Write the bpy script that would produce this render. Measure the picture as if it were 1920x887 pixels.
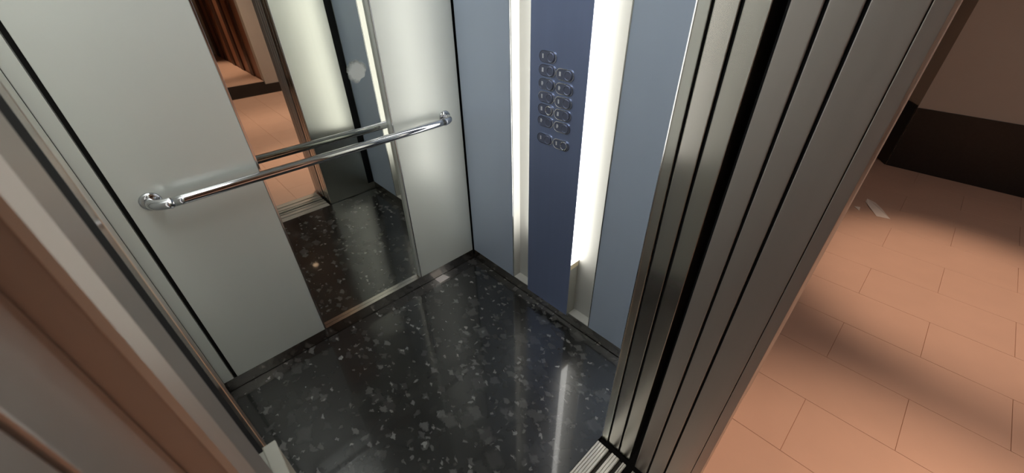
import bpy, bmesh, math, random
from mathutils import Vector, Matrix

for o in list(bpy.data.objects):
    bpy.data.objects.remove(o, do_unlink=True)
SC = bpy.context.scene
COL = SC.collection
random.seed(7)

# ------------------------------------------------------------------ camera
CAM_POS = Vector((-1.13742, -1.57046, 1.50383))
FPX, YAW, PITCH, ROLL = 745.953, math.radians(47.17725), math.radians(35.09852), math.radians(-0.99036)
fw = Vector((math.cos(PITCH) * math.cos(YAW), math.cos(PITCH) * math.sin(YAW), -math.sin(PITCH)))
rt = Vector((math.sin(YAW), -math.cos(YAW), 0))
up = rt.cross(fw)
rt2 = rt * math.cos(ROLL) + up * math.sin(ROLL)
up2 = up * math.cos(ROLL) - rt * math.sin(ROLL)
cd = bpy.data.cameras.new('camera')
cam = bpy.data.objects.new('camera', cd)
COL.objects.link(cam)
cam.matrix_world = Matrix(((rt2.x, up2.x, -fw.x, CAM_POS.x), (rt2.y, up2.y, -fw.y, CAM_POS.y),
                           (rt2.z, up2.z, -fw.z, CAM_POS.z), (0, 0, 0, 1)))
cd.sensor_fit = 'HORIZONTAL'
cd.sensor_width = 36.0
cd.lens = FPX / 1920.0 * 36.0
cd.clip_start = 0.005
cd.clip_end = 60
cd.dof.use_dof = True
cd.dof.focus_distance = 2.0
cd.dof.aperture_fstop = 11.0
SC.camera = cam

# ------------------------------------------------------------------ world and exposure
w = bpy.data.worlds.new('world')
SC.world = w
w.use_nodes = True
w.node_tree.nodes['Background'].inputs[0].default_value = (0.01, 0.009, 0.008, 1)
w.node_tree.nodes['Background'].inputs[1].default_value = 0.3
vs = SC.view_settings
vs.view_transform = 'Standard'
vs.look = 'None'
vs.gamma = 1.0
vs.use_curve_mapping = False
vs.exposure = 0.0
LED_STRENGTH = 9.0
LEFT_FILL_NEAR = 5.5
LEFT_FILL_FAR = 0.8
CEILING_FILL = 9.0
DOWNLIGHT_W = 185.0
LANDING_FILL = 34.0
WARM = (1.0, 0.69, 0.49)


# ------------------------------------------------------------------ materials
def srgb(r, g, b):
    f = lambda c: (c / 255) / 12.92 if c / 255 <= 0.04045 else ((c / 255 + 0.055) / 1.055) ** 2.4
    return (f(r), f(g), f(b), 1)


def mat(name, col, rough=0.5, metal=0.0, spec=0.5, noise=0.0, nscale=(8, 8, 8), bump=0.0, rnoise=0.0):
    m = bpy.data.materials.new(name)
    m.use_nodes = True
    nt = m.node_tree
    b = nt.nodes['Principled BSDF']
    b.inputs['Base Color'].default_value = col
    b.inputs['Roughness'].default_value = rough
    b.inputs['Metallic'].default_value = metal
    b.inputs['Specular IOR Level'].default_value = spec
    if noise or bump or rnoise:
        tc = nt.nodes.new('ShaderNodeTexCoord')
        mp = nt.nodes.new('ShaderNodeMapping')
        mp.inputs['Scale'].default_value = nscale
        nz = nt.nodes.new('ShaderNodeTexNoise')
        nz.inputs['Scale'].default_value = 1.0
        nz.inputs['Detail'].default_value = 5
        nt.links.new(tc.outputs['Object'], mp.inputs['Vector'])
        nt.links.new(mp.outputs['Vector'], nz.inputs['Vector'])
        if noise:
            mx = nt.nodes.new('ShaderNodeMix')
            mx.data_type = 'RGBA'
            mx.inputs['A'].default_value = tuple(c * (1 - noise) for c in col[:3]) + (1,)
            mx.inputs['B'].default_value = tuple(min(1, c * (1 + noise)) for c in col[:3]) + (1,)
            nt.links.new(nz.outputs['Fac'], mx.inputs['Factor'])
            nt.links.new(mx.outputs['Result'], b.inputs['Base Color'])
        if rnoise:
            mr = nt.nodes.new('ShaderNodeMapRange')
            mr.inputs['To Min'].default_value = max(0, rough - rnoise)
            mr.inputs['To Max'].default_value = rough + rnoise
            nt.links.new(nz.outputs['Fac'], mr.inputs['Value'])
            nt.links.new(mr.outputs['Result'], b.inputs['Roughness'])
        if bump:
            bp = nt.nodes.new('ShaderNodeBump')
            bp.inputs['Strength'].default_value = bump
            bp.inputs['Distance'].default_value = 0.002
            nt.links.new(nz.outputs['Fac'], bp.inputs['Height'])
            nt.links.new(bp.outputs['Normal'], b.inputs['Normal'])
    return m


def brush(m, amount, rough):
    nt = m.node_tree
    b = nt.nodes['Principled BSDF']
    for l in list(nt.links):
        if l.to_socket == b.inputs['Roughness']:
            nt.links.remove(l)
    b.inputs['Roughness'].default_value = rough
    b.inputs['Anisotropic'].default_value = amount
    t = nt.nodes.new('ShaderNodeTangent')
    t.direction_type = 'RADIAL'
    t.axis = 'Z'
    nt.links.new(t.outputs['Tangent'], b.inputs['Tangent'])


def emis(name, col, strength):
    m = bpy.data.materials.new(name)
    m.use_nodes = True
    b = m.node_tree.nodes['Principled BSDF']
    b.inputs['Base Color'].default_value = col
    b.inputs['Emission Color'].default_value = col
    b.inputs['Emission Strength'].default_value = strength
    return m


def smudge_mat():
    m = mat('dried_smudge', srgb(206, 210, 206), 0.7, 0.0, 0.3)
    nt = m.node_tree
    N, L = nt.nodes.new, nt.links.new
    b = nt.nodes['Principled BSDF']
    tc = N('ShaderNodeTexCoord')
    nz = N('ShaderNodeTexNoise')
    nz.inputs['Scale'].default_value = 70
    nz.inputs['Detail'].default_value = 4
    L(tc.outputs['Object'], nz.inputs['Vector'])
    sb_ = N('ShaderNodeVectorMath'); sb_.operation = 'SUBTRACT'
    sb_.inputs[1].default_value = (0, 0, 0.043)
    L(tc.outputs['Object'], sb_.inputs[0])
    ln = N('ShaderNodeVectorMath'); ln.operation = 'LENGTH'
    L(sb_.outputs[0], ln.inputs[0])
    ad = N('ShaderNodeMath'); ad.operation = 'MULTIPLY_ADD'
    ad.inputs[1].default_value = 0.024
    L(nz.outputs['Fac'], ad.inputs[0]); L(ln.outputs['Value'], ad.inputs[2])
    mr = N('ShaderNodeMapRange')
    mr.inputs['From Min'].default_value = 0.056
    mr.inputs['From Max'].default_value = 0.040
    mr.inputs['To Max'].default_value = 0.78
    L(ad.outputs[0], mr.inputs['Value'])
    L(mr.outputs['Result'], b.inputs['Alpha'])
    return m


def fleck_floor():
    m = bpy.data.materials.new('flecked_black_vinyl')
    m.use_nodes = True
    nt = m.node_tree
    N, L = nt.nodes.new, nt.links.new
    b = nt.nodes['Principled BSDF']
    tc = N('ShaderNodeTexCoord')
    wob = N('ShaderNodeTexNoise')
    wob.inputs['Scale'].default_value = 42
    wob.inputs['Detail'].default_value = 2
    L(tc.outputs['Object'], wob.inputs['Vector'])
    wsub = N('ShaderNodeVectorMath'); wsub.operation = 'SUBTRACT'
    wsub.inputs[1].default_value = (0.5, 0.5, 0.5)
    L(wob.outputs['Color'], wsub.inputs[0])
    wsc = N('ShaderNodeVectorMath'); wsc.operation = 'SCALE'
    wsc.inputs['Scale'].default_value = 0.034
    L(wsub.outputs[0], wsc.inputs[0])
    wadd = N('ShaderNodeVectorMath'); wadd.operation = 'ADD'
    L(tc.outputs['Object'], wadd.inputs[0])
    L(wsc.outputs[0], wadd.inputs[1])
    big = N('ShaderNodeTexNoise')
    big.inputs['Scale'].default_value = 9
    big.inputs['Detail'].default_value = 3
    L(tc.outputs['Object'], big.inputs['Vector'])
    rp = N('ShaderNodeValToRGB')
    rp.color_ramp.elements[0].position = 0.3
    rp.color_ramp.elements[0].color = (0.013, 0.013, 0.013, 1)
    rp.color_ramp.elements[1].position = 0.75
    rp.color_ramp.elements[1].color = (0.025, 0.0245, 0.023, 1)
    L(big.outputs['Fac'], rp.inputs['Fac'])
    cur = rp.outputs['Color']
    # (scale x, scale y, turn, share of cells used, chip radius, brightness)
    layers = [(16, 12, 0.35, 0.60, 0.42, 0.060), (15, 24, 0.9, 0.60, 0.40, 0.085), (30, 19, 2.2, 0.55, 0.38, 0.12),
              (30, 50, 1.6, 0.40, 0.36, 0.17), (60, 36, 2.7, 0.24, 0.36, 0.24), (74, 26, 0.1, 0.18, 0.22, 0.34)]
    for i, (sx, sy, rz, share, rad, br) in enumerate(layers):
        mp = N('ShaderNodeMapping')
        mp.inputs['Location'].default_value = (3.1 * i, 1.7 * i, 0)
        mp.inputs['Rotation'].default_value = (0, 0, rz)
        mp.inputs['Scale'].default_value = (sx, sy, 0.0)
        L(wadd.outputs[0], mp.inputs['Vector'])
        vo = N('ShaderNodeTexVoronoi')
        vo.distance = 'MANHATTAN' if i % 2 else 'CHEBYCHEV'
        vo.inputs['Scale'].default_value = 1.0
        L(mp.outputs['Vector'], vo.inputs['Vector'])
        sep = N('ShaderNodeSeparateColor')
        L(vo.outputs['Color'], sep.inputs['Color'])
        use = N('ShaderNodeMath'); use.operation = 'LESS_THAN'
        use.inputs[1].default_value = share
        L(sep.outputs[0], use.inputs[0])
        rs = N('ShaderNodeMapRange')
        rs.inputs['To Min'].default_value = 0.30
        rs.inputs['To Max'].default_value = 1.0
        L(sep.outputs[2], rs.inputs['Value'])
        dv = N('ShaderNodeMath'); dv.operation = 'DIVIDE'
        L(vo.outputs['Distance'], dv.inputs[0]); L(rs.outputs['Result'], dv.inputs[1])
        mr = N('ShaderNodeMapRange')
        mr.interpolation_type = 'SMOOTHSTEP'
        mr.inputs['From Min'].default_value = rad * 1.2
        mr.inputs['From Max'].default_value = rad * 0.65
        L(dv.outputs[0], mr.inputs['Value'])
        a = N('ShaderNodeMath'); a.operation = 'MULTIPLY'
        L(use.outputs[0], a.inputs[0]); L(mr.outputs['Result'], a.inputs[1])
        a2 = N('ShaderNodeMath'); a2.operation = 'MULTIPLY'
        L(a.outputs[0], a2.inputs[0]); L(sep.outputs[1], a2.inputs[1])
        mx = N('ShaderNodeMix'); mx.data_type = 'RGBA'
        mx.inputs['B'].default_value = (br * 1.02, br, br * 0.96, 1)
        L(a2.outputs[0], mx.inputs['Factor'])
        L(cur, mx.inputs['A'])
        cur = mx.outputs['Result']
    L(cur, b.inputs['Base Color'])
    fine = N('ShaderNodeTexNoise')
    fine.inputs['Scale'].default_value = 180
    L(tc.outputs['Object'], fine.inputs['Vector'])
    bp = N('ShaderNodeBump')
    bp.inputs['Strength'].default_value = 0.05
    bp.inputs['Distance'].default_value = 0.001
    L(fine.outputs['Fac'], bp.inputs['Height'])
    L(bp.outputs['Normal'], b.inputs['Normal'])
    b.inputs['Roughness'].default_value = 0.22
    b.inputs['Specular IOR Level'].default_value = 0.4
    b.inputs['Coat Weight'].default_value = 0.5
    b.inputs['Coat Roughness'].default_value = 0.045
    return m


M = {
    'panel_back': mat('satin_grey_panel', srgb(212, 215, 208), 0.38, 0.30, 0.5, 0.03, (9, 9, 0.4)),
    'panel_side': mat('satin_blue_grey_panel', srgb(186, 198, 217), 0.36, 0.30, 0.5, 0.03, (9, 9, 0.4)),
    'column': mat('dark_blue_steel', srgb(140, 153, 190), 0.38, 0.6, 0.5, 0.05, (30, 30, 0.6)),
    'steel': mat('brushed_steel', srgb(206, 202, 194), 0.15, 1.0, 0.5, 0.03, (60, 60, 0.5), 0.0, 0.03),
    'steel_front': mat('dark_polished_steel', srgb(222, 222, 212), 0.22, 1.0, 0.5, 0.03, (60, 60, 0.5)),
    'steel_land': mat('landing_steel', srgb(180, 173, 166), 0.38, 0.75, 0.5, 0.03, (60, 60, 0.5), 0.0, 0.04),
    'skirt': mat('skirting_steel', srgb(170, 165, 160), 0.2, 1.0, 0.5, 0.04, (4, 4, 4)),
    'chrome': mat('chrome', srgb(205, 205, 208), 0.09, 1.0, 0.5, 0.02, (20, 20, 20)),
    'edge': mat('bright_edge_trim', srgb(215, 215, 214), 0.16, 1.0, 0.5, 0.02, (20, 20, 2)),
    'mirror': mat('mirror_glass', srgb(222, 224, 218), 0.012, 1.0, 0.5),
    'white': mat('white_recess_paint', srgb(180, 179, 173), 0.5, 0.0, 0.4, 0.02, (5, 5, 1)),
    'cream': mat('cream_end_cap', srgb(236, 222, 190), 0.5, 0.0, 0.4, 0.02, (5, 5, 5)),
    'cream_grey': mat('pale_grey_plastic', srgb(158, 156, 142), 0.5, 0.0, 0.4, 0.03, (30, 30, 30)),
    'led': emis('led_diffuser', (1.0, 0.985, 0.94, 1), LED_STRENGTH),
    'led_left': emis('dim_led_diffuser', (1.0, 0.985, 0.94, 1), LEFT_FILL_NEAR),
    'led_left_dim': emis('ageing_led_diffuser', (1.0, 0.985, 0.94, 1), LEFT_FILL_FAR),  # turned down so the added column does not overlight the back wall
    'ceiling_panel': emis('ceiling_diffuser', (0.97, 1.0, 0.99, 1), CEILING_FILL),
    'black': mat('black_rubber', srgb(13, 13, 14), 0.7, 0.0, 0.15, 0.1, (30, 30, 30)),
    'dark': mat('dark_shaft', srgb(30, 29, 28), 0.8, 0.0, 0.2, 0.1, (5, 5, 5)),
    'alu': mat('sill_aluminium', srgb(214, 208, 198), 0.4, 0.5, 0.5, 0.06, (3, 80, 10)),
    'alu_groove': mat('sill_groove_dirt', srgb(70, 66, 60), 0.7, 0.3, 0.3, 0.2, (20, 20, 20)),  # plain dark tone filling the sill grooves
    'ceil': mat('car_ceiling', srgb(196, 198, 194), 0.5, 0.1, 0.4, 0.03, (3, 3, 3)),
    'floor': fleck_floor(),
    'tile': mat('pink_beige_tile', srgb(201, 168, 150), 0.42, 0.0, 0.4, 0.08, (5, 5, 5), 0.08),
    'grout': mat('grout', srgb(176, 136, 114), 0.9, 0.0, 0.2, 0.1, (30, 30, 30)),
    'wall': mat('landing_plaster', srgb(192, 184, 175), 0.8, 0.0, 0.3, 0.05, (3, 3, 3), 0.1),
    'granite': mat('black_granite', srgb(34, 31, 30), 0.4, 0.0, 0.5, 0.45, (60, 60, 60)),
    'wood': mat('brown_door_wood', srgb(150, 104, 80), 0.45, 0.0, 0.4, 0.25, (14, 14, 1.2)),
    'wood_dark': mat('dark_door_wood', srgb(74, 50, 40), 0.5, 0.0, 0.4, 0.25, (14, 14, 1.2)),
    'paper': mat('white_paper', srgb(236, 228, 222), 0.7, 0.0, 0.3, 0.03, (30, 30, 30)),
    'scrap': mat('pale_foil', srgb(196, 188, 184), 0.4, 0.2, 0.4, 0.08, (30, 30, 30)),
    'smudge': smudge_mat(),
    'flush': emis('flush_lamp_glass', (1.0, 0.96, 0.92, 1), LANDING_FILL),
    'lens': emis('downlight_lens', (1.0, 0.66, 0.42, 1), 14.0),
    'button': mat('button_steel', srgb(120, 126, 150), 0.35, 0.6, 0.5, 0.03, (40, 40, 40)),
    'glyph': mat('white_numeral', srgb(228, 230, 238), 0.35, 0.2, 0.5, 0.02, (40, 40, 40)),
}


brush(M['steel_front'], 0.95, 0.28)
brush(M['steel'], 0.85, 0.2)


# ------------------------------------------------------------------ helpers
def wloc(p):
    return p['_w'] if p is not None else (0, 0, 0)


def link_mesh(name, bm, m, parent=None, smooth=False):
    """bm is in world coordinates; the object's origin becomes the middle of its foot."""
    vs_ = [v.co for v in bm.verts]
    lo = [min(v[i] for v in vs_) for i in range(3)]
    hi = [max(v[i] for v in vs_) for i in range(3)]
    org = Vector(((lo[0] + hi[0]) / 2, (lo[1] + hi[1]) / 2, lo[2]))
    bmesh.ops.translate(bm, verts=bm.verts, vec=-org)
    bmesh.ops.recalc_face_normals(bm, faces=bm.faces)
    me = bpy.data.meshes.new(name)
    bm.to_mesh(me)
    bm.free()
    me.materials.append(m)
    if smooth:
        for p in me.polygons:
            p.use_smooth = True
    o = bpy.data.objects.new(name, me)
    COL.objects.link(o)
    place(o, org, parent)
    return o


WORLD = {}


def place(o, org, parent):
    WORLD[o.name] = Vector(org)
    if parent is not None:
        o.parent = parent
        o.location = Vector(org) - WORLD[parent.name]
    else:
        o.location = org


def thing(name, label, cat, loc, group=None):
    o = bpy.data.objects.new(name, None)
    o.empty_display_size = 0.05
    COL.objects.link(o)
    place(o, loc, None)
    return tag(o, label, cat, group)


def tag(o, label, cat, group=None):
    o['label'] = label
    o['category'] = cat
    if group:
        o['group'] = group
    return o


def struct(o, label, cat):
    o['kind'] = 'structure'
    o['label'] = label
    o['category'] = cat
    return o


def box_bm(x0, x1, y0, y1, z0, z1, bev=0.0, seg=2):
    bm = bmesh.new()
    x0, x1 = sorted((x0, x1)); y0, y1 = sorted((y0, y1)); z0, z1 = sorted((z0, z1))
    vv = [bm.verts.new((x, y, z)) for z in (z0, z1) for x, y in ((x0, y0), (x1, y0), (x1, y1), (x0, y1))]
    for f in ((0, 1, 2, 3), (4, 5, 6, 7), (0, 1, 5, 4), (1, 2, 6, 5), (2, 3, 7, 6), (3, 0, 4, 7)):
        bm.faces.new([vv[i] for i in f])
    if bev:
        bmesh.ops.bevel(bm, geom=bm.edges[:], offset=bev, segments=seg, affect='EDGES', profile=0.6)
    return bm


def box(name, x0, x1, y0, y1, z0, z1, m, parent=None, bev=0.0):
    return link_mesh(name, box_bm(x0, x1, y0, y1, z0, z1, bev), m, parent)


def prism(name, pts, z0, z1, m, parent=None, bev=0.0):
    bm = bmesh.new()
    a = [bm.verts.new((x, y, z0)) for x, y in pts]
    b = [bm.verts.new((x, y, z1)) for x, y in pts]
    n = len(pts)
    bm.faces.new(a)
    bm.faces.new(b)
    for i in range(n):
        bm.faces.new((a[i], a[(i + 1) % n], b[(i + 1) % n], b[i]))
    if bev:
        es = [e for e in bm.edges if abs(e.verts[0].co.z - e.verts[1].co.z) > 1e-6]
        bmesh.ops.bevel(bm, geom=es, offset=bev, segments=2, affect='EDGES', profile=0.6)
    return link_mesh(name, bm, m, parent)


def yz_plate(name, outline, x0, x1, m, parent=None, bev=0.0):
    """outline in (y, z), extruded along x."""
    bm = bmesh.new()
    a = [bm.verts.new((x0, y, z)) for y, z in outline]
    b = [bm.verts.new((x1, y, z)) for y, z in outline]
    n = len(outline)
    fa = bm.faces.new(a)
    fb = bm.faces.new(b)
    for i in range(n):
        bm.faces.new((a[i], a[(i + 1) % n], b[(i + 1) % n], b[i]))
    if bev:
        es = [e for e in bm.edges if e.verts[0].co.x == x1 and e.verts[1].co.x == x1]
        bmesh.ops.bevel(bm, geom=es, offset=bev, segments=2, affect='EDGES')
    return link_mesh(name, bm, m, parent)


def tube_bm(path, rad, seg=24, caps=True):
    bm = bmesh.new()
    rings = []
    up_ = Vector((0, 0, 1))
    P = [Vector(p) for p in path]
    for i, p in enumerate(P):
        t = (P[min(i + 1, len(P) - 1)] - P[max(i - 1, 0)]).normalized()
        s = t.cross(up_)
        if s.length < 1e-4:
            s = Vector((1, 0, 0))
        s.normalize()
        u = s.cross(t)
        r = rad[i] if isinstance(rad, (list, tuple)) else rad
        rings.append([bm.verts.new(p + (s * math.cos(2 * math.pi * k / seg) + u * math.sin(2 * math.pi * k / seg)) * r)
                      for k in range(seg)])
    for a, b in zip(rings, rings[1:]):
        for k in range(seg):
            bm.faces.new((a[k], a[(k + 1) % seg], b[(k + 1) % seg], b[k]))
    if caps:
        bm.faces.new(rings[0])
        bm.faces.new(rings[-1])
    return bm


def circle(cy_, cz_, r, n=28):
    return [(cy_ + r * math.cos(2 * math.pi * k / n), cz_ + r * math.sin(2 * math.pi * k / n)) for k in range(n)]


def obround(y0, y1, cz_, r, n=14):
    """stadium with end centres at y0 (larger y) and y1."""
    hi, lo = max(y0, y1), min(y0, y1)
    pts = [(hi + r * math.cos(a), cz_ + r * math.sin(a)) for a in [-math.pi / 2 + math.pi * k / n for k in range(n + 1)]]
    pts += [(lo + r * math.cos(a), cz_ + r * math.sin(a)) for a in [math.pi / 2 + math.pi * k / n for k in range(n + 1)]]
    return pts


# ------------------------------------------------------------------ dimensions (metres; corner of back and right wall at the floor = origin)
XL = -1.335            # left wall of the lift car
YF = -1.212            # inner face of the car's front wall
H = 2.20               # car height
ZS = 0.063             # skirting height
JC = -1.183             # left edge of the car's own opening
JR, JL = -0.360, -1.170  # right and left edge of the door opening
MX0, MX1 = -0.905, -0.372  # mirror
MD = 0.030             # depth of the mirror recess
R0, R1 = -0.353, -0.861   # light recess on the side walls
C0, C1 = -0.4755, -0.740  # control column
RD = 0.05              # recess depth

# ------------------------------------------------------------------ car shell
floor = struct(box('floor', XL, 0.0, YF + 0.007, 0.0, -0.03, 0.0, M['floor']),
               'black lift floor sprinkled with pale grey flecks', 'floor')

wb = struct(box('wall_back', XL - 0.05, 0.09, MD, MD + 0.05, 0, H, M['dark']),
            'back wall of the lift car behind the mirror', 'wall')
box('corner_strip', XL, -1.298, 0.0, MD, ZS, H, M['panel_back'], wb, 0.0015)
box('wall_panel', -1.284, MX0 - 0.004, 0.0, MD, ZS, H, M['panel_back'], wb, 0.0015)
box('wall_panel', MX1 + 0.006, -0.007, 0.0, MD, ZS, H, M['panel_back'], wb, 0.0015)
box('edge_trim', MX0 - 0.0038, MX0 + 0.003, -0.0015, MD, ZS - 0.05, H, M['edge'], wb, 0.0008)
box('edge_trim', MX1 + 0.001, MX1 + 0.006, -0.001, MD, ZS, H, M['edge'], wb, 0.0008)
box('recess_return', MX1 - 0.002, MX1 + 0.001, 0.004, MD, ZS, H, M['panel_back'], wb)

bb = struct(box('baseboard_back', XL, -0.004, 0.003, MD, 0.0, ZS - 0.001, M['skirt']),
            'brushed steel skirting below the mirror wall', 'skirting')

wr = struct(box('wall_right', RD, RD + 0.05, YF - 0.02, MD, 0, H, M['dark']),
            'blue grey side wall of the lift car with the control column', 'wall')
box('wall_panel', 0.0, RD, R0 + 0.004, -0.007, ZS, H, M['panel_side'], wr, 0.0015)
box('wall_panel', 0.0, RD, YF + 0.005, R1 - 0.004, ZS, H, M['panel_side'], wr, 0.0015)
box('edge_trim', -0.001, RD, R0, R0 + 0.004, ZS, H, M['edge'], wr, 0.0008)
box('edge_trim', -0.001, RD, R1 - 0.004, R1, ZS, H, M['edge'], wr, 0.0008)
box('recess_back', RD - 0.004, RD, R1, R0, ZS, H, M['white'], wr)
box('recess_ledge', 0.001, RD - 0.004, C0 + 0.0, R0, ZS, ZS + 0.004, M['white'], wr)
box('recess_ledge', 0.001, RD - 0.004, R1, C1, ZS, ZS + 0.004, M['white'], wr)
box('recess_side', 0.002, RD - 0.004, R0 - 0.003, R0, ZS + 0.004, H, M['white'], wr)
box('recess_side', 0.002, RD - 0.004, R1, R1 + 0.003, ZS + 0.004, H, M['white'], wr)
struct(box('baseboard_right', 0.003, RD, YF + 0.002, 0.0, 0.0, ZS - 0.001, M['skirt']),
       'steel skirting below the control column wall', 'skirting')

wl = struct(box('wall_left', XL - RD - 0.05, XL - RD, YF - 0.02, MD, 0, H, M['dark']),
            'side wall of the lift car across from the buttons', 'wall')
box('wall_panel', XL - RD, XL, R0 + 0.004, -0.007, ZS, H, M['panel_back'], wl, 0.0015)
box('wall_panel', XL - RD, XL, YF + 0.002, R1 - 0.004, ZS, H, M['panel_back'], wl, 0.0015)
box('recess_back', XL - RD, XL - RD + 0.004, R1, R0, ZS, H, M['white'], wl)
box('recess_ledge', XL - RD + 0.004, XL - 0.001, R1, R0, ZS, ZS + 0.004, M['white'], wl)
box('recess_side', XL - RD + 0.004, XL - 0.002, R0 - 0.003, R0 + 0.004, ZS + 0.004, H, M['white'], wl)
box('recess_side', XL - RD + 0.004, XL - 0.002, R1 - 0.004, R1 + 0.003, ZS + 0.004, H, M['white'], wl)
struct(box('baseboard_left', XL - RD, XL - 0.003, YF + 0.002, 0.0, 0.0, ZS - 0.001, M['skirt']),
       'steel skirting of the far left lift wall', 'skirting')

struct(box('ceiling', XL - 0.1, 0.1, YF - 0.02, MD + 0.05, H, H + 0.05, M['ceil']), 'pale ceiling of the lift car', 'ceiling')
cl = thing('ceiling_light', 'flat diffuser light in the lift ceiling', 'ceiling light', (-1.09, -0.61, H - 0.02))  # added fill light, kept out of view and out of floor reflections
box('light_frame', XL + 0.03, -0.91, -1.00, -0.22, H - 0.012, H - 0.001, M['edge'], cl)
box('diffuser', XL + 0.04, -0.92, -0.99, -0.23, H - 0.016, H - 0.0121, M['ceiling_panel'], cl)

# front wall of the car: returns on both sides of the opening and the header above it
wf = struct(box('wall_front', JR, 0.05, -1.236, YF, 0.0, H, M['steel_front'], None, 0.0015),
            'polished steel return wall of the lift car beside the open doors', 'wall')
box('return_panel', XL - 0.05, JC, -1.2285, YF, 0.0, H, M['steel_front'], wf, 0.0015)
box('door_header', JC, JR, -1.236, YF, 2.02, H, M['steel_front'], wf, 0.0015)
box('edge_trim', JR - 0.0015, JR + 0.001, YF - 0.001, YF + 0.0015, 0.0, H, M['edge'], wf)

box('corner_seal', -0.048, -0.002, YF + 0.0002, YF + 0.004, ZS, H, M['black'], wf)

# car strike post (left)
tr = struct(box('trim_1', XL - 0.05, JC - 0.0003, -1.2505, -1.2305, 0.0, H, M['steel'], None, 0.001),
            'narrow steel strike post of the lift car at the left of the opening', 'door post')
box('rubber_face', XL - 0.05, JC - 0.0003, -1.3465, -1.2505, 0.0, H, M['black'], tr)
box('seal', XL - 0.05, JC - 0.0012, -1.2305, -1.2285, 0.0, H, M['black'], tr)

# ------------------------------------------------------------------ sliding doors, stacked open at the right
def door_panel(name, y0, y1, x0, m, label):
    d = struct(box(name, x0, x0 + 0.50, y0, y1, 0.008, 2.06, m, None, 0.002), label, 'door panel')
    box('edge_seal', x0 + 0.004, x0 + 0.03, y1, y1 + 0.0045, 0.01, 2.06, M['black'], d)
    return d


door_panel('door_1', -1.2835, -1.2415, JR, M['steel'], 'inner lift car door panel, slid open, next to the return wall')
door_panel('door_2', -1.331, -1.2895, JR, M['steel'], 'outer lift car door panel, slid open, beside the wide black gap')
door_panel('door_3', -1.398, -1.355, JR, M['steel_land'], 'landing door panel, slid open, directly right of the black gap')
door_panel('door_4', -1.4455, -1.4035, JR, M['steel_land'], 'landing door panel, slid open, next to the door frame')

# landing door frame
df = struct(prism('trim_2', [(JR, -1.451), (JR, -1.512), (JR + 0.02, -1.512), (JR + 0.14, -1.512), (JR + 0.14, -1.451)],
                  0.0, 2.4, M['steel_land'], None, 0.0015), 'wide steel landing door frame at the right of the opening', 'door frame')
prism('frame_lip', [(JR + 0.0005, -1.5135), (JR + 0.002, -1.534), (JR + 0.10, -1.534), (JR + 0.10, -1.5135)], 0.0, 2.4, M['steel_land'], df, 0.001)
box('edge_seal', JR + 0.004, JR + 0.03, -1.451, -1.446, 0.0, 2.4, M['black'], df)
fl = struct(prism('trim_3', [(-1.1706, -1.357), (-1.170, -1.398), (-1.176, -1.4055), (-1.30, -1.4055), (-1.30, -1.355)], 0.0, 2.4, M['steel_land'], None, 0.001),
            'stepped steel landing door frame at the left edge of the picture', 'door frame')
prism('corner_strip', [(-1.1699, -1.3985), (-1.1735, -1.4064), (-1.1765, -1.4064), (-1.1760, -1.4056), (-1.1705, -1.3985)], 0.0, 2.4, M['alu'], fl)  # paler metal puts the bright reflection on this chamfer into its colour
prism('frame_face', [(-1.1870, -1.4066), (-1.1870, -1.4540), (-1.30, -1.4540), (-1.30, -1.4066)], 0.0, 2.4, M['steel_land'], fl, 0.001)
prism('frame_lip', [(-1.1885, -1.4555), (-1.1885, -1.534), (-1.30, -1.534), (-1.30, -1.4555)], 0.0, 2.4, M['steel_land'], fl, 0.001)
cb = thing('door_contact', 'small pale plastic contact block on the left landing door frame', 'door contact', (-1.18, -1.33, 1.02))
box('contact_body', -1.186, -1.1675, -1.372, -1.286, 1.02, 1.150, M['cream_grey'], cb, 0.002)
box('contact_cap', -1.178, -1.1670, -1.345, -1.285, 1.150, 1.153, M['cream_grey'], cb, 0.001)
struct(box('trim_4', -1.17, JR, -1.53, -1.36, 2.10, 2.4, M['steel_land']), 'steel header above the landing doors', 'door frame')


# ------------------------------------------------------------------ sills
def sill(name, label, y_far, strips, x0, x1):
    t = thing(name, label, 'door sill', ((x0 + x1) / 2, y_far, -0.03))
    yn = min(s[1] for s in strips)
    box('sill_base', x0, x1, yn, y_far, -0.03, -0.010, M['alu_groove'], t)
    for a, b in strips:
        s = box('sill_strip', x0, x1, b, a, -0.010, -0.002, M['alu'], t)
        n = max(2, int(round((a - b) / 0.0095)))
        wdt = (a - b) / n
        for k in range(n):
            box('rib', x0, x1, a - (k + 1) * wdt + 0.0016, a - k * wdt - 0.0008, -0.002, 0.0012, M['alu'], s, 0.0006)
    return t


sill('door_sill', 'ribbed aluminium lift car sill with a track groove', YF + 0.006,
     [(YF + 0.006, -1.2555), (-1.2695, -1.3015), (-1.3165, -1.331)], JC - 0.002, JR - 0.014)
sill('door_sill', 'ribbed aluminium landing sill beyond the black gap', -1.357,
     [(-1.357, -1.369), (-1.383, -1.416), (-1.431, -1.480)], JL - 0.005, JR - 0.014)
box('dark_shaft_bottom', -1.4, 0.2, -1.357, -1.331, -0.6, -0.55, M['dark'])
sb = bpy.data.objects['dark_shaft_bottom']
sb.name = 'shaft_pit'
struct(sb, 'black gap between lift car and landing', 'gap')

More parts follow.
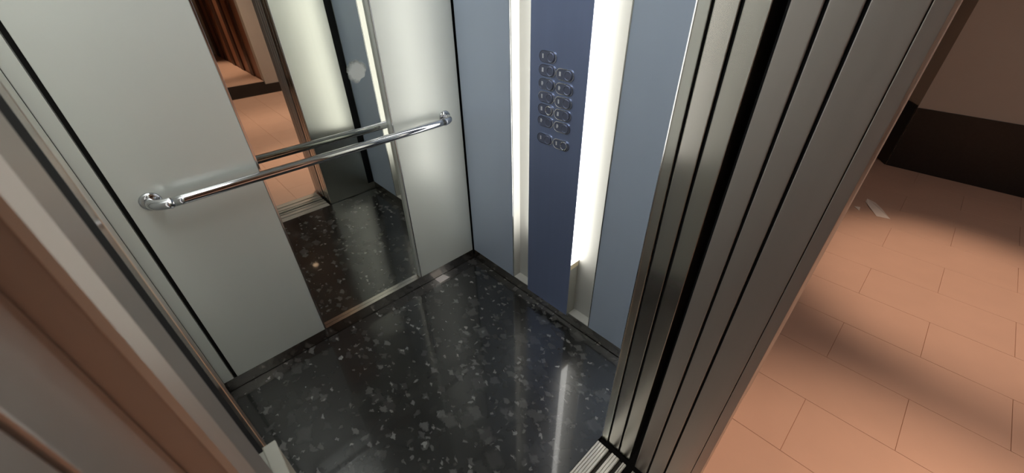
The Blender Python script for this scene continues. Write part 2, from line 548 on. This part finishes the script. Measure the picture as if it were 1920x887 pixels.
# ------------------------------------------------------------------ mirror
mr = tag(box('wall_mirror', MX0, MX1 - 0.002, MD - 0.006, MD - 0.0005, ZS, H, M['mirror']),
         'tall frameless mirror set into the back wall behind the handrail', 'mirror')
WORLD['wall_mirror'] = Vector(((MX0 + MX1 - 0.002) / 2, MD - 0.00325, ZS))
bm = bmesh.new()
n = 40
ring = []
sx, sz = -0.463, 1.154
for k in range(n):
    a = 2 * math.pi * k / n
    r = 0.043 * (1 + 0.07 * math.sin(3 * a + 1) + 0.05 * math.sin(7 * a) + random.uniform(-0.05, 0.05))
    ring.append((sx + 0.93 * r * math.cos(a) + 0.18 * r * math.sin(a), sz + 1.02 * r * math.sin(a)))
for y in (MD - 0.0069, MD - 0.0060):
    [bm.verts.new((x, y, z)) for x, z in ring]
bm.verts.ensure_lookup_table()
bm.faces.new(bm.verts[:n]); bm.faces.new(bm.verts[n:2 * n])
for k in range(n):
    bm.faces.new((bm.verts[k], bm.verts[(k + 1) % n], bm.verts[n + (k + 1) % n], bm.verts[n + k]))
sm = link_mesh('smudge', bm, M['smudge'], mr)
sm['label'] = 'dried whitish smudge near the right edge of the mirror'

# ------------------------------------------------------------------ handrail
RZ, RY, RR = 0.893, -0.056, 0.0160
rail = thing('handrail', 'chrome tubular handrail running across the mirror wall', 'handrail', (-0.66, 0, RZ - 0.03))
xa, xb = -1.178, -0.142
link_mesh('rail_tube', tube_bm([(xa + (xb - xa) * k / 30, RY, RZ) for k in range(31)], RR, 32), M['chrome'], rail, True)
for s, x0, xe in ((-1, xa, -1.222), (1, xb, -0.100)):
    rb = abs(xe - x0)
    pts, rad = [], []
    for k in range(13):
        a = math.pi / 2 * k / 12
        pts.append((x0 + s * rb * math.sin(a), RY + 0.038 * (1 - math.cos(a)), RZ))
        rad.append(RR + 0.0012)
    pts.append((xe, -0.004, RZ)); rad.append(RR + 0.0012)
    el = link_mesh('elbow', tube_bm(pts, rad, 32), M['chrome'], rail, True)
    link_mesh('collar', tube_bm([(x0 - s * 0.002, RY, RZ), (x0 + s * 0.004, RY, RZ)], RR + 0.0024, 32), M['chrome'], el, False)
    link_mesh('flange', tube_bm([(xe, -0.0005, RZ), (xe, -0.005, RZ), (xe, -0.009, RZ)], [0.030, 0.029, 0.021], 32), M['chrome'], el, True)

# ------------------------------------------------------------------ control column with buttons and light strips
XF = -0.015
cc = thing('control_column', 'dark blue steel control column with two rows of buttons and glowing sides', 'control panel', (RD / 2, (C0 + C1) / 2, ZS))
box('column_box', XF + 0.002, RD - 0.004, C1 + 0.003, C0 - 0.003, ZS, H, M['white'], cc)
box('face_plate', XF - 0.0015, XF + 0.002, C1, C0, ZS, H, M['column'], cc, 0.001)


def light_strips(parent, xin, xout, y_lo, y_hi, m_far, m_near, zf=0.375, zn=0.375):
    for y, s, m, z0 in ((y_hi - 0.003, 1, m_far, zf), (y_lo + 0.003, -1, m_near, zn)):
        ls = box('light_strip', xin, xout, y, y + s * 0.0025, z0, 2.12, m, parent)
        ls['label'] = 'bright white light strip'
        box('end_cap', xin, xout, y, y + s * 0.0022, z0 - 0.03, z0 - 0.0005, M['cream'], ls)


light_strips(cc, XF + 0.0022, RD - 0.006, C1, C0, M['led'], M['led'])
rows_left = [1.216, 1.170, 1.123, 1.077, 1.031, 0.985, 0.917]
rows_right = [1.168, 1.120, 1.073, 1.028, 0.982, 0.915]
glyphs = {
    0: [(-1, -6), (1, -6), (1.4, 6), (-1.0, 6)],
    1: [(-1.6, -6), (1.6, -6), (1.4, 6), (-1.4, 6)],
    2: [(-0.2, -6.5), (1.6, -4), (1.4, 6), (-0.6, 6), (-1.8, 1)],
}
shapes = {}
for cyc, rows in ((-0.543, rows_left), (-0.625, rows_right)):
    for i, z in enumerate(rows):
        key = (0, 0)
        u = yz_plate('button', obround(cyc, cyc - 0.041, z, 0.019), XF - 0.0016, XF - 0.0046, M['button'], cc, 0.0012)
        # rim around the plate
        bm = bmesh.new()
        o1, o2 = obround(cyc, cyc - 0.041, z, 0.0196), obround(cyc, cyc - 0.041, z, 0.0176)
        nn = len(o1)
        v = [[bm.verts.new((x, p[0], p[1])) for p in o] for o, x in ((o1, XF - 0.0016), (o1, XF - 0.0052), (o2, XF - 0.0052), (o2, XF - 0.0040))]
        for a, b in zip(v, v[1:]):
            for k in range(nn):
                bm.faces.new((a[k], a[(k + 1) % nn], b[(k + 1) % nn], b[k]))
        link_mesh('rim', bm, M['chrome'], u)
        yb = cyc - 0.036
        # pressed ring and cap
        bm = bmesh.new()
        prof = [(0.0168, 0.0046), (0.0168, 0.0075), (0.0150, 0.0085), (0.0132, 0.0075), (0.0132, 0.0046)]
        rr = [[bm.verts.new((XF - d, yb + r * math.cos(2 * math.pi * k / 28), z + r * math.sin(2 * math.pi * k / 28))) for k in range(28)] for r, d in prof]
        for a, b in zip(rr, rr[1:]):
            for k in range(28):
                bm.faces.new((a[k], a[(k + 1) % 28], b[(k + 1) % 28], b[k]))
        lit_ring = (rows is rows_right and i == 5) or (rows is rows_left and i == 4)
        link_mesh('ring', bm, M['chrome'] if lit_ring else M['button'], u)
        yz_plate('cap', circle(yb, z, 0.0130), XF - 0.0046, XF - 0.0066, M['button'], u, 0.0012)
        g = glyphs[(i + (0 if rows is rows_left else 1)) % 3]
        yz_plate('numeral', [(cyc + 0.001 + gy * 0.0027, z + 0.001 + gz * 0.0012) for gy, gz in g], XF - 0.0046, XF - 0.0056, M['glyph'], u)

lc = thing('light_column', 'plain column with glowing sides in the left wall of the lift', 'light column', (XL - RD / 2, (C0 + C1) / 2, ZS))  # unseen; its strips are added fill light, each tuned for its side
box('column_box', XL - RD + 0.004, XL - XF - 0.002, C1 + 0.003, C0 - 0.003, ZS + 0.004, H, M['white'], lc)
box('face_plate', XL - XF - 0.002, XL - XF + 0.0015, C1, C0, ZS + 0.004, H, M['column'], lc, 0.001)
light_strips(lc, XL - RD + 0.006, XL - XF - 0.0022, C1, C0, M['led_left_dim'], M['led_left'], 0.11, 0.70)

# ------------------------------------------------------------------ small pale flat patch by the skirting
def scrap(name, pts, th, m, label, lift=None):
    bm = bmesh.new()
    a = [bm.verts.new((x, y, 0.0006 + (lift[i] if lift else 0))) for i, (x, y) in enumerate(pts)]
    b = [bm.verts.new((x, y, 0.0006 + th + (lift[i] if lift else 0))) for i, (x, y) in enumerate(pts)]
    n_ = len(pts)
    for k in range(1, n_ - 1):
        bm.faces.new((a[0], a[k], a[k + 1])); bm.faces.new((b[0], b[k], b[k + 1]))
    for k in range(n_):
        bm.faces.new((a[k], a[(k + 1) % n_], b[(k + 1) % n_], b[k]))
    return tag(link_mesh(name, bm, m), label, 'scrap')


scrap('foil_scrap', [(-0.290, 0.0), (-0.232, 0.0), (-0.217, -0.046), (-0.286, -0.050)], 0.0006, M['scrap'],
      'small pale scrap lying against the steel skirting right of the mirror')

# ------------------------------------------------------------------ landing
LX0, LX1 = -2.4, 3.33
LY0 = -4.85
lf = struct(box('floor_landing', LX0, 4.2, LY0, -1.482, -0.05, -0.0022, M['grout']), 'pink beige tiled landing floor outside the lift', 'floor')
box('floor_bay', 0.36, 4.2, -1.482, -0.6, -0.05, -0.0022, M['grout'], lf)
PX, PY, G = 0.300, 0.580, 0.0007
cache = {}


def tile(x0, x1, y0, y1):
    x0 += G; x1 -= G; y0 += G; y1 -= G
    if x1 - x0 < 0.004 or y1 - y0 < 0.004:
        return
    k = (round(x1 - x0, 4), round(y1 - y0, 4))
    org = Vector(((x0 + x1) / 2, (y0 + y1) / 2, -0.0021))
    if k not in cache:
        o = link_mesh('floor_tile', box_bm(x0, x1, y0, y1, -0.0021, 0.0, 0.0007, 1), M['tile'], lf)
        cache[k] = o.data
    else:
        o = bpy.data.objects.new('floor_tile', cache[k])
        COL.objects.link(o)
        place(o, org, lf)


kx = math.floor((LX0 - 0.08) / PX)
while 0.08 + kx * PX < LX1 + 0.3:
    xa_, xb_ = 0.08 + kx * PX, 0.08 + (kx + 1) * PX
    off = -1.692 if kx % 2 == 0 else -1.982
    xa_c, xb_c = max(xa_, LX0), min(xb_, 3.42)
    ytop = -0.6 if xa_ >= 0.37 else -1.482
    j = 2
    while off + j * PY > LY0:
        y1 = min(off + j * PY, ytop)
        y0 = max(off + (j - 1) * PY, LY0)
        if y1 - y0 > 0.01 and xb_c - xa_c > 0.01:
            tile(xa_c, xb_c, y0, y1)
        j -= 1
    kx += 1


def wall_prism(name, p, q, th, z0, z1, m, label, cat='wall'):
    p, q = Vector(p), Vector(q)
    d = (q - p).normalized()
    nrm = Vector((-d.y, d.x)) * th
    pts = [(p.x, p.y), (q.x, q.y), (q.x + nrm.x, q.y + nrm.y), (p.x + nrm.x, p.y + nrm.y)]
    return struct(prism(name, pts, z0, z1, m), label, cat)


HL = 2.65
wall_prism('wall_landing_right', (3.350, -4.9), (3.350, -1.47), -0.2, 0.0, HL, M['wall'], 'dim plaster landing wall at the right edge of the picture')
wall_prism('baseboard_landing_right', (3.338, -4.9), (3.338, -1.472), -0.011, 0.0, 0.485, M['granite'], 'tall black granite skirting of the landing', 'skirting')
wall_prism('wall_landing_bay', (3.350, -1.469), (3.95, -1.12), -0.2, 0.0, HL, M['wall'], 'plaster wall turning away behind the door frame')
wall_prism('baseboard_landing_bay', (3.342, -1.462), (3.942, -1.113), -0.006, 0.0, 0.50, M['granite'], 'black granite skirting turning away behind the door frame', 'skirting')
struct(box('wall_landing_end', 0.3, 4.2, -0.65, -0.6, 0, HL, M['wall']), 'plaster end wall of the bay beside the lift shaft', 'wall')
struct(box('wall_shaft_side', 0.26, 0.34, -1.50, -0.65, 0, HL, M['wall']), 'plaster side of the lift shaft', 'wall')
wsf = struct(box('wall_shaft_front', JR + 0.14, 0.26, -1.515, -1.46, 0, HL, M['wall']), 'plaster front of the lift shaft around the door frame', 'wall')
box('plaster_strip', LX0, -1.30, -1.515, -1.40, 0, HL, M['wall'], wsf)
box('plaster_strip', -1.30, JR + 0.14, -1.515, -1.40, 2.4, HL, M['wall'], wsf)
struct(box('wall_landing_left', LX0 - 0.1, LX0, -7.7, -1.40, 0, HL, M['wall']), 'plaster landing wall on the far left', 'wall')
struct(box('ceiling_landing', LX0 - 0.1, 4.2, -7.7, -1.40, HL, HL + 0.05, M['wall']), 'landing ceiling with downlights', 'ceiling')
# opposite side: wall with an opening onto a raised hall, seen in the mirror
OX = 0.29
wo = struct(box('wall_landing_far', OX, 3.55, LY0 - 0.12, LY0, 0, HL, M['wall']), 'landing wall facing the lift, seen in the mirror', 'wall')
struct(box('baseboard_landing_far', OX - 0.011, 3.33, LY0 - 0.12, LY0 + 0.012, 0, 0.12, M['granite']), 'black granite skirting of the landing wall seen in the mirror', 'skirting')
struct(box('wall_hall_side', OX, OX + 0.10, -7.6, LY0 - 0.12, 0, HL, M['wood']), 'brown panelled side wall of the raised hall seen in the mirror', 'wall')
whs = bpy.data.objects['wall_hall_side']
for k in range(5):
    box('batten', OX - 0.02, OX, -7.4 + k * 0.5, -7.25 + k * 0.5, 0.16, HL, M['wood_dark'], whs)
st = struct(box('floor_hall', LX0, OX - 0.012, -7.6, LY0, 0.0, 0.160, M['tile']), 'raised hall floor one step above the landing', 'floor')
box('riser', LX0, OX - 0.012, LY0, LY0 + 0.014, 0.0, 0.158, M['granite'], st)
struct(box('wall_hall_end', LX0, OX + 0.05, -7.7, -7.6, 0, HL, M['wall']), 'end wall of the raised hall', 'wall')
for i, x in enumerate((-1.75, -0.78)):
    d = struct(box('door_%d' % (5 + i), x, x + 0.86, -7.6, -7.56, 0.16, 2.2, M['wood_dark']),
               ('brown wooden hall door seen at the mirror edge, the farther one', 'brown wooden hall door seen in the mirror beside the wall corner')[i], 'door')
    for k in range(4):
        box('door_plank', x + 0.05 + k * 0.195, x + 0.05 + k * 0.195 + 0.165, -7.56, -7.535, 0.32, 2.1, M['wood'], d, 0.004)

# ------------------------------------------------------------------ paper scraps on the landing
scrap('paper_scrap', [(2.529, -1.495), (2.485, -1.55), (2.403, -1.599), (2.302, -1.666), (2.283, -1.593), (2.39, -1.53), (2.467, -1.496)], 0.0008, M['paper'],
      'larger torn white paper scrap on the landing floor', [0.0, 0.006, 0.010, 0.0, 0.0, 0.004, 0.0])
scrap('paper_scrap', [(2.328, -1.455), (2.35, -1.488), (2.285, -1.494)], 0.0008, M['paper'],
      'tiny torn paper scrap next to the door frame on the landing', [0.002, 0.0, 0.0])


# ------------------------------------------------------------------ landing downlights
def downlight(x, y, watts, label, half=20):
    t = thing('downlight', label, 'ceiling light', (x, y, HL - 0.02), 'landing downlights')
    bm = tube_bm([(x, y, HL - 0.001), (x, y, HL - 0.012)], [0.062, 0.056], 28)
    link_mesh('rim', bm, M['edge'], t)
    link_mesh('lens', tube_bm([(x, y, HL - 0.0121), (x, y, HL - 0.015)], [0.044, 0.042], 28), M['lens'], t)
    ld = bpy.data.lights.new('downlight_lamp', 'SPOT')
    ld.energy = watts
    ld.color = WARM
    ld.spot_size = math.radians(2 * half)
    ld.spot_blend = 0.8
    ld.shadow_soft_size = 0.04
    lo = bpy.data.objects.new('lamp', ld)
    COL.objects.link(lo)
    lo.parent = t
    lo.location = (0, 0, -0.005)
    return t


downlight(1.65, -2.05, DOWNLIGHT_W, 'warm downlight in the landing ceiling to the right of the lift')
downlight(-0.10, -1.95, DOWNLIGHT_W * 0.75, 'warm downlight in the landing ceiling in front of the lift')
downlight(-0.02, -4.40, DOWNLIGHT_W * 0.8, 'warm downlight in the landing ceiling near the step', 30)
downlight(-0.05, -2.95, DOWNLIGHT_W * 0.8, 'warm downlight in the middle of the landing ceiling', 30)  # extra lamp, added to brighten the landing floor seen in the mirror
downlight(1.75, -4.00, DOWNLIGHT_W, 'warm downlight in the landing ceiling at the far wall')
downlight(-0.10, -6.10, DOWNLIGHT_W * 1.3, 'warm downlight in the ceiling of the raised hall')

fm = thing('ceiling_lamp', 'round flush glass lamp in the middle of the landing ceiling', 'ceiling light', (1.0, -3.2, HL - 0.07))  # added ambient fill for the landing walls and frames, never in view
link_mesh('lamp_base', tube_bm([(1.0, -3.2, HL - 0.001), (1.0, -3.2, HL - 0.02)], [0.19, 0.19], 36), M['edge'], fm)
link_mesh('lamp_glass', tube_bm([(1.0, -3.2, HL - 0.0201 - 0.05 * math.sin(a)) for a in [k * math.pi / 2 / 8 for k in range(9)]],
                                [0.18 * math.cos(k * math.pi / 2 / 8) + 0.004 for k in range(9)], 36), M['flush'], fm, True)
